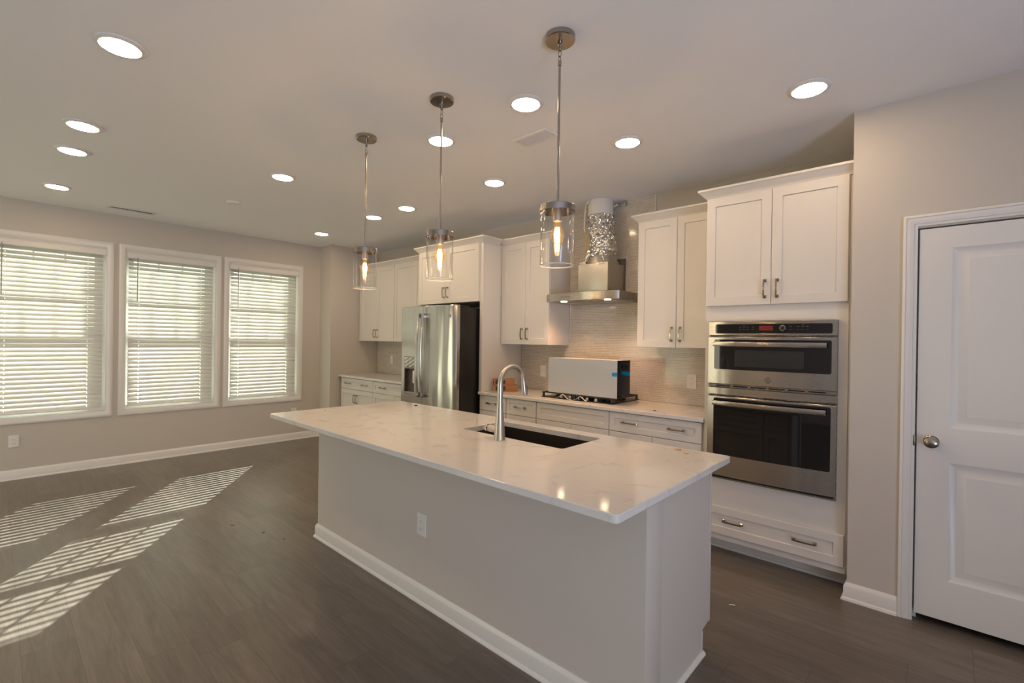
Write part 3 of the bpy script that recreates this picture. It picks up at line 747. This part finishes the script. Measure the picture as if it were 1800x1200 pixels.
b = B(); b.tube([(-2.472, 3.712, 2.46), (-2.455, 3.706, 2.40), (-2.452, 3.700, 2.28), (-2.454, 3.690, 2.185)], .006, 8); obj('yellow_cable', b, M_yel, root2)
b = B(); b.box(-2.325, YB-.020, 2.713, -2.177, YB-.0085, 2.745, .001); b.box(-2.192, YB-.04, 2.705, -2.177, YB-.0215, 2.753, .001)
br_ = tag(obj('chimney_bracket', b, M_galv), 'small metal bracket screwed to the tile beside the white ceiling pipe', 'bracket')
b = B(); b.lathe([(.001, 0), (.016, .002), (.012, .006), (.002, .009)], (-2.305, YB-.022, 2.724), '-y', 12); b.lathe([(.001, 0), (.014, .002), (.009, .006), (.002, .009)], (-2.278, YB-.022, 2.729), '-y', 12); obj('putty', b, M_plastic, br_)

# ------------------------------------------------------------------ cooktop
root = thing('gas_cooktop', 'black gas cooktop with cast iron grates let into the counter', 'cooktop', (-2.4, 3.715, .9142))
KX0, KX1, KY0, KY1 = -2.785, -2.022, 3.478, 3.952
b = B(); o = rrect(KX0, KX1, KY0, KY1, .012); oi = rrect(KX0+.006, KX1-.006, KY0+.006, KY1-.006, .008)
b.loft([[(x, y, .9142) for x, y in o], [(x, y, .918) for x, y in o], [(x, y, .922) for x, y in oi]]); obj('cooktop_plate', b, M_black, root)
for i in range(2):
    gx0 = KX0+.008+i*.378; gx1 = gx0+.370; b = B(); t_ = .013
    zt0, zt1 = .953, .965
    b.box(gx0, KY0+.012, zt0, gx1, KY0+.012+t_, zt1, .002); b.box(gx0, KY1-.012-t_, zt0, gx1, KY1-.012, zt1, .002)
    b.box(gx0, KY0+.026, zt0, gx0+t_, KY1-.026, zt1, .002); b.box(gx1-t_, KY0+.026, zt0, gx1, KY1-.026, zt1, .002)
    for yy in (3.60, 3.715, 3.83): b.box(gx0+t_, yy-.006, zt0+.001, gx1-t_, yy+.006, zt1-.001, .002)
    for xx in (gx0+.12, gx0+.25): b.box(xx-.006, KY0+.026, zt0+.001, xx+.006, KY1-.026, zt1-.001, .002)
    for xx in (gx0+.001, gx1-t_-.004):
        for yy in (KY0+.012, KY1-.030): b.box(xx, yy, .9225, xx+t_+.003, yy+.018, zt0+.001, .002)
    obj('grate', b, M_iron, root)
for x, y, r in ((-2.65, 3.60, .035), (-2.65, 3.84, .028), (-2.40, 3.72, .045), (-2.15, 3.60, .028), (-2.15, 3.84, .035)):
    b = B(); b.lathe([(r+.012, .9222), (r+.012, .930), (r, .932), (r, .940), (r-.004, .944)], (x, y, 0), 'z', 24); obj('burner', b, M_iron, root)
for i in range(5):
    x = -2.57+i*.092; b = B(); b.lathe([(.020, .9222), (.020, .926), (.016, .930), (.0145, .946), (.012, .948)], (x, 3.515, 0), 'z', 20); obj('control_knob', b, M_nickel, root)
for i, pts in enumerate(([(-2.60, 3.470, .918), (-2.57, 3.470, .930), (-2.535, 3.474, .956), (-2.515, 3.472, .950), (-2.47, 3.468, .921), (-2.43, 3.462, .918)], [(-2.41, 3.468, .918), (-2.375, 3.470, .930), (-2.345, 3.474, .954), (-2.325, 3.472, .950), (-2.285, 3.466, .924), (-2.265, 3.458, .918)])):
    b = B(); L = [[(p[0], p[1]-.008, p[2]-.0005), (p[0], p[1]+.008, p[2]-.0005), (p[0], p[1]+.008, p[2]+.002), (p[0], p[1]-.008, p[2]+.002)] for p in pts]; b.loft(L)
    o = obj('packing_strap', b, M_strap, root)
# chimney cover standing on the grates
root = thing('duct_cover', 'film wrapped sheet metal chimney cover standing on the cooktop grates', 'duct cover', (-2.35, 3.6, .966))
VX0, VX1, VY0, VY1, VZ0, VZ1 = -2.712, -1.99, 3.496, 3.715, .9655, 1.283; s_ = .0015
b = B(); b.box(VX0, VY0, VZ0, VX1, VY0+s_, VZ1); b.box(VX0, VY0+s_, VZ1-s_, VX1, VY1, VZ1); b.box(VX0, VY1-s_, VZ0, VX1, VY1, VZ1-s_)
obj('metal_shell', b, M_duct, root)
b = B(); b.box(VX0, VY0-.0008, VZ0+.0005, VX1, VY0-.0002, VZ1+.0008); b.box(VX0, VY0-.0002, VZ1+.0002, VX1, VY1, VZ1+.0008); obj('protective_film', b, M_film, root)
b = B(); b.box(VX1-.050, VY0-.0016, 1.150, VX1+.0006, VY0-.0009, 1.182); b.box(VX1-.012, VY0+.0016, 1.150, VX1+.0006, VY0+.0026, 1.182); b.box(VX1-.08, VY1-.0030, 1.150, VX1+.0006, VY1-.0016, 1.182); obj('tape', b, M_tape, root)
b = B()
for i in range(5): b.box(-2.075+.013*i, VY1-.0022, 1.205, -2.070+.013*i, VY1-.0014, 1.235)
obj('vent_slots', b, M_dark, root)

# ------------------------------------------------------------------ cardboard boxes
def carton(cx, cy, z, L, Wd, Hh, ang, label):
    # built along x, then turned
    root = thing('cardboard_box', label, 'box', (cx, cy, z), 'cardboard boxes on the back counter')
    R = Matrix.Translation((cx, cy, z)) @ Matrix.Rotation(ang, 4, 'Z')
    def place(b, name, m, par):
        bmesh.ops.transform(b.bm, matrix=R, verts=b.bm.verts); return obj(name, b, m, par)
    place(B().box(-L/2, -Wd/2, 0, L/2, Wd/2, Hh, .002), 'carton', M_card, root)
    place(B().box(-L/2+.015, -Wd/2-.0006, .012, -L/2+.115, -Wd/2-.0001, Hh-.010), 'printed_panel', M_ink, root)
    place(B().box(-L/2-.0006, -Wd/2+.02, .010, -L/2-.0001, Wd/2-.02, Hh-.010), 'end_label', M_ink if 'upper' in label else M_wlab, root)
    place(B().box(-L/2+.005, -.004, Hh+.0001, L/2-.005, .004, Hh+.0005), 'top_seam', M_ink, root)
carton(-3.319, 3.559, .9142, .242, .095, .066, math.radians(49.8), 'lower of two stacked brown cardboard boxes on the back counter')
carton(-3.330, 3.545, .9812, .215, .092, .062, math.radians(49.8), 'upper of two stacked brown cardboard boxes on the back counter')

# ------------------------------------------------------------------ outlets and switches
def plate(name, cat, P, label, w=.072, h=.118, kind='outlet'):
    """wall plate; P(u, v, out) maps to world with u to the right, v up, out towards the room"""
    def bx(b, u0, u1, v0, v1, o0, o1):
        L = [[P(u, v, o) for u, v in ((u0, v0), (u1, v0), (u1, v1), (u0, v1))] for o in (o0, o1)]; b.loft(L)
    root = thing(name, label, cat, P(0, 0, 0))
    b = B(); e = .003
    b.loft([[P(u, v, o) for u, v in ((-w/2+i, -h/2+i), (w/2-i, -h/2+i), (w/2-i, h/2-i), (-w/2+i, h/2-i))] for i, o in ((0, .0003), (0, .003), (e, .006))]); obj('cover_plate', b, M_plastic, root)
    if kind == 'outlet':
        b = B(); bx(b, -.017, .017, -.034, .034, .0061, .0085); rc = obj('receptacle', b, M_plastic, root)
        b = B()
        for s in (-1, 1):
            v = s*.0195
            bx(b, -.0075, -.0055, v-.002, v+.006, .0086, .0089); bx(b, .0055, .0075, v-.002, v+.005, .0086, .0089); bx(b, -.002, .002, v-.010, v-.006, .0086, .0089)
        bx(b, -.0012, .0012, -.047, -.045, .0061, .0066); bx(b, -.0012, .0012, .045, .047, .0061, .0066)
        obj('slots', b, M_slot, rc)
    else:
        b = B(); b.loft([[P(u, v, o) for u, v, o in ((-.016, -.033, .0061), (.016, -.033, .0061), (.016, .033, .0061), (-.016, .033, .0061))], [P(u, v, o) for u, v, o in ((-.015, -.032, .0072), (.015, -.032, .0072), (.015, .032, .0105), (-.015, .032, .0105))]]); obj('rocker', b, M_plastic, root)
plate('power_outlet', 'outlet', lambda u, v, o: (XL+.0005+o, .139+u, .376+v), 'white outlet low on the window wall under the leftmost window', .074, .12)
plate('power_outlet', 'outlet', lambda u, v, o: (XL+.0005+o, 2.850+u, .385+v), 'white outlet low on the window wall, just peeking over the island counter')
plate('power_outlet', 'outlet', lambda u, v, o: (-1.55+u, YB-.0085-o, 1.117+v), 'white outlet on the tile between cooktop and wall ovens', .084, .124)
plate('light_switch', 'switch', lambda u, v, o: (-3.143+u, YB-.0085-o, 1.117+v), 'white wall switch on the tile left of the cooktop', .078, .124, 'switch')
plate('light_switch', 'switch', lambda u, v, o: (-5.996+u, YB-.0085-o, 1.124+v), 'white wall switch on the tile in the far left corner', .070, .122, 'switch')
plate('power_outlet', 'outlet', lambda u, v, o: (-2.093+u, 1.5875-o, .424+v), 'white outlet on the front of the island', .078, .120)

# ------------------------------------------------------------------ island
IX0, IX1, IY0, IY1 = -3.320, -.775, 1.588, 2.290
root = thing('kitchen_island', 'long grey white kitchen island base in the middle of the floor', 'kitchen island', ((IX0+IX1)/2, 1.94, 0))
b = B(); b.box(IX0, IY0, 0, IX1-.0005, IY0+.12, .8835); b.box(IX0, IY0+.12, 0, IX0+.05, IY1-.03, .8835); b.box(IX0+.05, 2.215, .105, -.8255, 2.232, .74); obj('island_body', b, M_isl, root)
b = B(); b.box(IX1-.05, IY0+.0005, 0, IX1, IY0+.13, .8835, .0015); b.loft([[(IX1+.0002, y0_, z_) , (IX1+o_, y0_, z_), (IX1+o_, y1_, z_), (IX1+.0002, y1_, z_)] for y0_, y1_, o_, z_ in ((IY0, IY0+.13, .002, .842), (IY0-.0, IY0+.132, .012, .852), (IY0-.0, IY0+.136, .020, .868), (IY0-.0, IY0+.136, .020, .8835))])
obj('corner_post', b, M_isl, root)
b = B(); b.prism([(IY0+.1305, 0), (2.215, 0), (2.215, .112), (IY1+.006, .125), (IY1+.006, .8835), (IY0+.1305, .8835)], 'x', -.825, -.800); b.box(-.8, IY1-.012, .128, -.794, IY1+.006, .8830, .001); b.box(-.8, 2.203, .005, -.796, 2.215, .112)
obj('end_panel', b, M_isl, root)
ISB = [(0, 0), (.024, 0), (.024, .006), (.020, .014), (.0145, .018), (.0145, .076), (.011, .084), (.006, .092), (.004, .097), (0, .097)]
b = B(); bb_path(b, [(IX0, IY1-.03), (IX0, IY0), (IX1-.001, IY0)][::-1], [(-d_, z_) for d_, z_ in ISB]); obj('baseboard', b, M_trim, root)
b = B(); bb_path(b, [(-.7998, 2.225), (-.7998, IY0+.131)], [(-d_, z_) for d_, z_ in [(0, 0), (.014, 0), (.014, .006), (.009, .014), (0, .018)]]); obj('shoe_molding', b, M_trim, root)
b = B(); b.box(IX0+.05, 2.195, 0, -.8255, 2.21, .104); obj('toe_kick', b, M_cab, root)
xs_ = [-3.268, -2.80, -2.37, -1.725, -1.08, -.828]
IBY = IY1-.019
def back_front(name, x0, x1, z0, z1):
    b = B(); b.slab(-x1, -x0, z0, z1, -(IBY+.019), .019, [(-x1+.05, -x0-.05, z0+.05, z1-.05)], RINGS)
    bmesh.ops.transform(b.bm, matrix=Matrix.Rotation(PI, 4, 'Z'), verts=b.bm.verts); return obj(name, b, M_cab, root)
for x0, x1 in zip(xs_, xs_[1:]):
    back_front('cabinet_door', x0+.002, x1-.002, .118, .723); back_front('drawer_front', x0+.002, x1-.002, .728, .877)
b = B(); b.box(IX0+.0505, IBY-.017, .11, -.8255, IBY-.0005, .74); obj('cabinet_face', b, M_cab, root)
SK = (-2.090, -1.362, 1.873, 2.234)
worktop(-3.4085, -.7191, 1.276, 2.328, 'large white quartz countertop of the kitchen island', SK, .020)
b = B(); n_ = 5
def skl(i, z, r): return [(p[0], p[1], z) for p in rrect(SK[0]-i, SK[1]+i, SK[2]-i, SK[3]+i, r, n_)]
b.loft([skl(.018, .8835, .03), skl(.004, .8835, .022), skl(.002, .70, .03), skl(-.015, .682, .035), ], True, False, True)
b.loft([skl(.018, .8835, .03), skl(.018, .876, .03), skl(.010, .876, .03), skl(.008, .675, .03)], True, False, True)
sk = thing('kitchen_sink', 'dark undermount sink set into the island counter', 'sink', ((SK[0]+SK[1])/2, (SK[2]+SK[3])/2, .675))
obj('basin', b, M_sink, sk)
b = B(); b.lathe([(.045, .6825), (.045, .6845), (.036, .6845), (.030, .6830)], (-1.726, 2.08, 0), 'z', 24); obj('drain', b, M_nickel, sk)

# faucet
root = thing('faucet', 'brushed nickel gooseneck pull down faucet at the island sink', 'faucet', (-1.72, 1.803, .9142))
fx_, fy_ = -1.72, 1.803
b = B(); b.lathe([(.0315, .9142), (.0315, .917), (.0305, .918), (.0285, .945), (.0235, 1.01), (.0185, 1.07), (.0165, 1.113)], (fx_, fy_, 0), 'z', 32); obj('faucet_body', b, M_nickel, root)
pts = [(fx_, fy_, 1.1135), (fx_, fy_, 1.16), (fx_, fy_, 1.205)]; R_ = .094; cyy, czz = fy_+R_, 1.205
for i in range(1, 19):
    a = PI-i*(PI*.965)/18; pts.append((fx_, cyy+R_*math.cos(a), czz+R_*math.sin(a)))
rad = [.0155, .0152, .0148]+[.0148-.0022*min(1, i/8) for i in range(1, 19)]
lp = Vector(pts[-1]); dv = (Vector(pts[-1])-Vector(pts[-2])).normalized()
b = B(); b.tube(pts, rad, 18); obj('spout', b, M_nickel, root)
dv = Vector((0, .16, -1)).normalized(); h0 = lp
b = B(); b.tube([h0+dv*.0005, h0+dv*.012, h0+dv*.04, h0+dv*.075, h0+dv*.082], [.0128, .0138, .0150, .0172, .0160], 20); sh = obj('spray_head', b, M_nickel, root)
b = B(); c0 = h0+dv*.022+Vector((0, .0150, .002)); b.tube([c0, c0+dv*.012+Vector((0, .002, 0)), c0+dv*.042+Vector((0, .002, 0)), c0+dv*.05], [.004, .0065, .0065, .003], 12); obj('spray_button', b, M_black, sh)
b = B(); b.lathe([(.0185, -.078), (.0195, -.070), (.0195, -.020), (.015, -.015)], (fx_-.0, fy_, .967), 'x', 24); lv = obj('lever_hub', b, M_nickel, root)
b = B(); b.lathe([(.0198, -.083), (.0198, -.0785)], (fx_, fy_, .967), 'x', 24); obj('black_ring', b, M_black, lv)
b = B(); b.lathe([(.004, -.106), (.014, -.104), (.018, -.097), (.0185, -.0835)], (fx_, fy_, .967), 'x', 24); obj('lever_cap', b, M_chrome, lv)

# ------------------------------------------------------------------ ceiling lights
LT = [(-2.787, .378, 'large round recessed light nearest the camera at upper left'), (-4.024, .368, 'second recessed light from the camera in the left hand row'), (-4.631, .368, 'third recessed light from the camera in the left hand row'),
      (-5.861, .368, 'recessed light of the left hand row nearest the windows'), (-4.017, 1.587, 'lone recessed light between the pendant row and the smoke detector'),
      (-1.722, 1.979, 'recessed light beside the square ceiling register'), (-2.465, 1.981, 'recessed light seen behind the rod of the middle pendant'),
      (-.518, 2.813, 'recessed light above the wall ovens near the pantry wall'), (-1.543, 2.799, 'recessed light over the counter right of the range hood'),
      (-2.776, 2.803, 'recessed light over the aisle left of the range hood'), (-3.995, 2.787, 'recessed light in front of the refrigerator, right of its twin'),
      (-4.574, 2.766, 'recessed light in front of the refrigerator beside the far pendant rod'), (-5.820, 2.781, 'recessed light farthest away, near the projecting wall corner')]
for x, y, lab in LT:
    root = thing('recessed_light', lab, 'ceiling light', (x, y, H-.014), 'recessed ceiling lights')
    b = B(); b.lathe([(.098, H-.0005), (.0975, H-.004), (.092, H-.009), (.078, H-.012), (.074, H-.010)], (x, y, 0), 'z', 40, True, True); obj('trim_ring', b, M_trim, root)
    b = B(); b.lathe([(.073, H-.0105), (.0735, H-.013)], (x, y, 0), 'z', 40); obj('diffuser', b, M_led, root)

# ------------------------------------------------------------------ pendants
PD = [(-1.236, 1.640, 'clear glass cylinder pendant nearest the camera'), (-2.037, 1.640, 'clear glass cylinder pendant in the middle of the row over the island'), (-2.799, 1.632, 'clear glass cylinder pendant farthest from the camera')]
for x, y, lab in PD:
    root = thing('pendant_light', lab, 'pendant light', (x, y, 1.77), 'pendants over the island')
    b = B(); b.lathe([(.0655, H-.0005), (.0655, H-.020), (.062, H-.024), (.010, H-.026)], (x, y, 0), 'z', 40); obj('canopy', b, M_pend, root)
    b = B(); b.lathe([(.010, H-.026), (.010, H-.034), (.005, H-.038), (.005, H-.052), (.008, H-.056), (.008, H-.062), (.003, H-.066)], (x, y, 0), 'z', 16)
    for k in range(2):
        zz = H-.076-k*.024; P = []
        for i in range(17):
            a = 2*PI*i/16; q = (.0075*math.cos(a), .014*math.sin(a)); P.append((x+q[0], y, zz+q[1]) if k == 0 else (x, y+q[0], zz+q[1]))
        b.tube(P, .0018, 8)
    obj('hanging_loop', b, M_pend, root)
    b = B(); b.tube([(x, y, H-.112), (x, y, 2.40)], .0052, 12); b.tube([(x, y, 2.40), (x, y, 2.027)], .0056, 12); b.lathe([(.008, H-.128), (.008, H-.110), (.004, H-.106)], (x, y, 0), 'z', 14); obj('rod', b, M_pend, root)
    b = B(); b.lathe([(.008, 2.027), (.074, 2.027), (.077, 2.024), (.077, 1.999), (.0745, 1.999), (.0745, 2.020), (.006, 2.020)], (x, y, 0), 'z', 48, False, True); obj('shade_holder', b, M_pend, root)
    b = B(); b.lathe([(.0195, 2.0195), (.0195, 1.962), (.0165, 1.958), (.016, 1.962)], (x, y, 0), 'z', 24); obj('socket', b, M_nickel, root)
    b = B(); b.lathe([(.0735, 2.018), (.0735, 1.772), (.0725, 1.770), (.0705, 1.772), (.0705, 2.018)], (x, y, 0), 'z', 56, False, False); gsh = obj('glass_shade', b, M_shade, root)
    b = B(); b.tube([(x+.0722*math.cos(2*PI*i/48), y+.0722*math.sin(2*PI*i/48), 1.768) for i in range(49)], .0019, 8); obj('shade_rim', b, M_rim, gsh)
    b = B(); b.lathe([(.013, 1.9575), (.0135, 1.946), (.017, 1.934), (.0255, 1.918), (.0302, 1.902), (.0302, 1.890), (.0255, 1.875), (.016, 1.866), (.001, 1.8635)], (x, y, 0), 'z', 28, False, True); bl = obj('bulb', b, M_bulbg, root)
    b = B()
    for i in range(5):
        a = 2*PI*i/5; b.tube([(x+.007*math.cos(a), y+.007*math.sin(a), 1.932), (x+.013*math.cos(a), y+.013*math.sin(a), 1.900), (x+.008*math.cos(a), y+.008*math.sin(a), 1.872)], .0022, 8)
    obj('filament', b, M_fil, bl)
    d_ = bpy.data.lights.new('bulb_light', 'POINT'); d_.energy = BULB; d_.color = (1, .66, .36); d_.shadow_soft_size = .012
    lo_ = bpy.data.objects.new('bulb_light', d_); C.objects.link(lo_); lo_.location = (x, y, 1.895)
for x, y in ((-2.568, 3.525), (-2.112, 3.53)):
    d_ = bpy.data.lights.new('hood_spot', 'SPOT'); d_.energy = 17; d_.color = (1, .52, .24); d_.spot_size = 2.2; d_.spot_blend = .8; d_.shadow_soft_size = .02
    lo_ = bpy.data.objects.new('hood_spot', d_); C.objects.link(lo_); lo_.location = (x, y, HZ0-.008)

# ------------------------------------------------------------------ ceiling fittings
b = B(); b.lathe([(.062, H-.0005), (.062, H-.012), (.055, H-.020), (.010, H-.023)], (-5.16, 1.575, 0), 'z', 32); tag(obj('smoke_detector', b, M_plastic), 'flat round smoke detector on the ceiling between lights and window wall', 'smoke detector')
def register(name, x0, x1, y0, y1, along, n, label, brd):
    root = thing(name, label, 'vent', ((x0+x1)/2, (y0+y1)/2, H-.01))
    b = B(); z0, z1 = H-.009, H-.0005
    b.box(x0, y0, z0, x1, y0+brd, z1, .002); b.box(x0, y1-brd, z0, x1, y1, z1, .002); b.box(x0, y0+brd, z0, x0+brd, y1-brd, z1, .002); b.box(x1-brd, y0+brd, z0, x1, y1-brd, z1, .002); obj('frame', b, M_plastic, root)
    b = B(); b.box(x0+brd, y0+brd, H-.002, x1-brd, y1-brd, H-.0004); obj('backing', b, M_vent, root)
    b = B()
    for i in range(n):
        if along == 'y':   # louvres run along y
            c = x0+brd+(x1-x0-2*brd)*(i+.5)/n; b.loft([[(c-.004, yy, H-.010), (c-.002, yy, H-.010), (c+.005, yy, H-.003), (c+.003, yy, H-.003)] for yy in (y0+brd, y1-brd)])
        else:
            c = y0+brd+(y1-y0-2*brd)*(i+.5)/n; b.loft([[(xx, c-.004, H-.010), (xx, c-.002, H-.010), (xx, c+.005, H-.003), (xx, c+.003, H-.003)] for xx in (x0+brd, x1-brd)])
    obj('louvres', b, M_plastic, root)
register('ceiling_register', -2.105, -1.826, 2.288, 2.424, 'y', 13, 'white louvred register in the ceiling behind the nearest pendant rod', .024)
register('ceiling_vent', -6.40, -6.27, .765, 1.18, 'x', 16, 'narrow ceiling vent close to the window wall', .030)

# ------------------------------------------------------------------ small bits
def disc(name, x, y, z, r, h, m, label, cat, grp=None, k=1):
    b = B(); b.lathe([(r, z), (r, z+h*.8), (r*.9, z+h)], (x, y, 0), 'z', 20); o = obj(name, b, m)
    for v in o.data.vertices: v.co.x *= k
    return tag(o, label, cat, grp)
disc('wood_plug', -.951, 2.272, .9142, .0165, .004, M_wood, 'larger round wood chip at the right end of the island counter', 'wood chip', 'wood chips on the island')
disc('wood_plug', -.889, 2.222, .9142, .010, .003, M_wood, 'smaller wood chip beside the larger one on the island counter', 'wood chip', 'wood chips on the island', 1.2)
disc('fleck', -3.053, 2.241, .9142, .011, .006, M_ink, 'dark fleck on the far back corner of the island counter', 'debris', None, 1.4)
disc('fleck', -3.292, 1.62, .9142, .006, .004, M_greym, 'small grey speck on the left end of the island counter', 'debris')
disc('fleck', -1.62, 3.423, .9142, .010, .005, M_ink, 'dark fleck on the back counter right of the cooktop', 'debris', None, 1.3)
def fleck(px, py, L, a, lab):
    b = B(); b.box(px-L/2, py-.004, .0002, px+L/2, py+.004, .003, .001); o = obj('fleck', b, M_wood2)
    o.rotation_euler.z = a; return tag(o, lab, 'debris', 'flecks on the floor')
M_wood2 = mat('brown_fleck', (.10, .045, .025), .6)
for q in ((-3.98, 1.236, .035, .4, 'longest brown fleck on the plank floor, midway between sun stripes and island'), (-3.67, 1.345, .016, 1.2, 'brown fleck on the plank floor, second nearest the island corner'),
          (-3.45, 1.405, .018, 2., 'brown fleck on the plank floor nearest the island baseboard'), (-3.75, 1.79, .015, .2, 'brown fleck on the plank floor behind the others, beside the island end')): fleck(*q)
b = B(); b.tube([(-.845, 2.735, .0045), (-.815, 2.752, .0045)], [.0018, .0018], 8); b.tube([(-.817, 2.751, .0045), (-.812, 2.754, .0045)], [.002, .0042], 10); tag(obj('screw', b, M_chrome), 'small metal screw lying on the floor between island and ovens', 'screw')
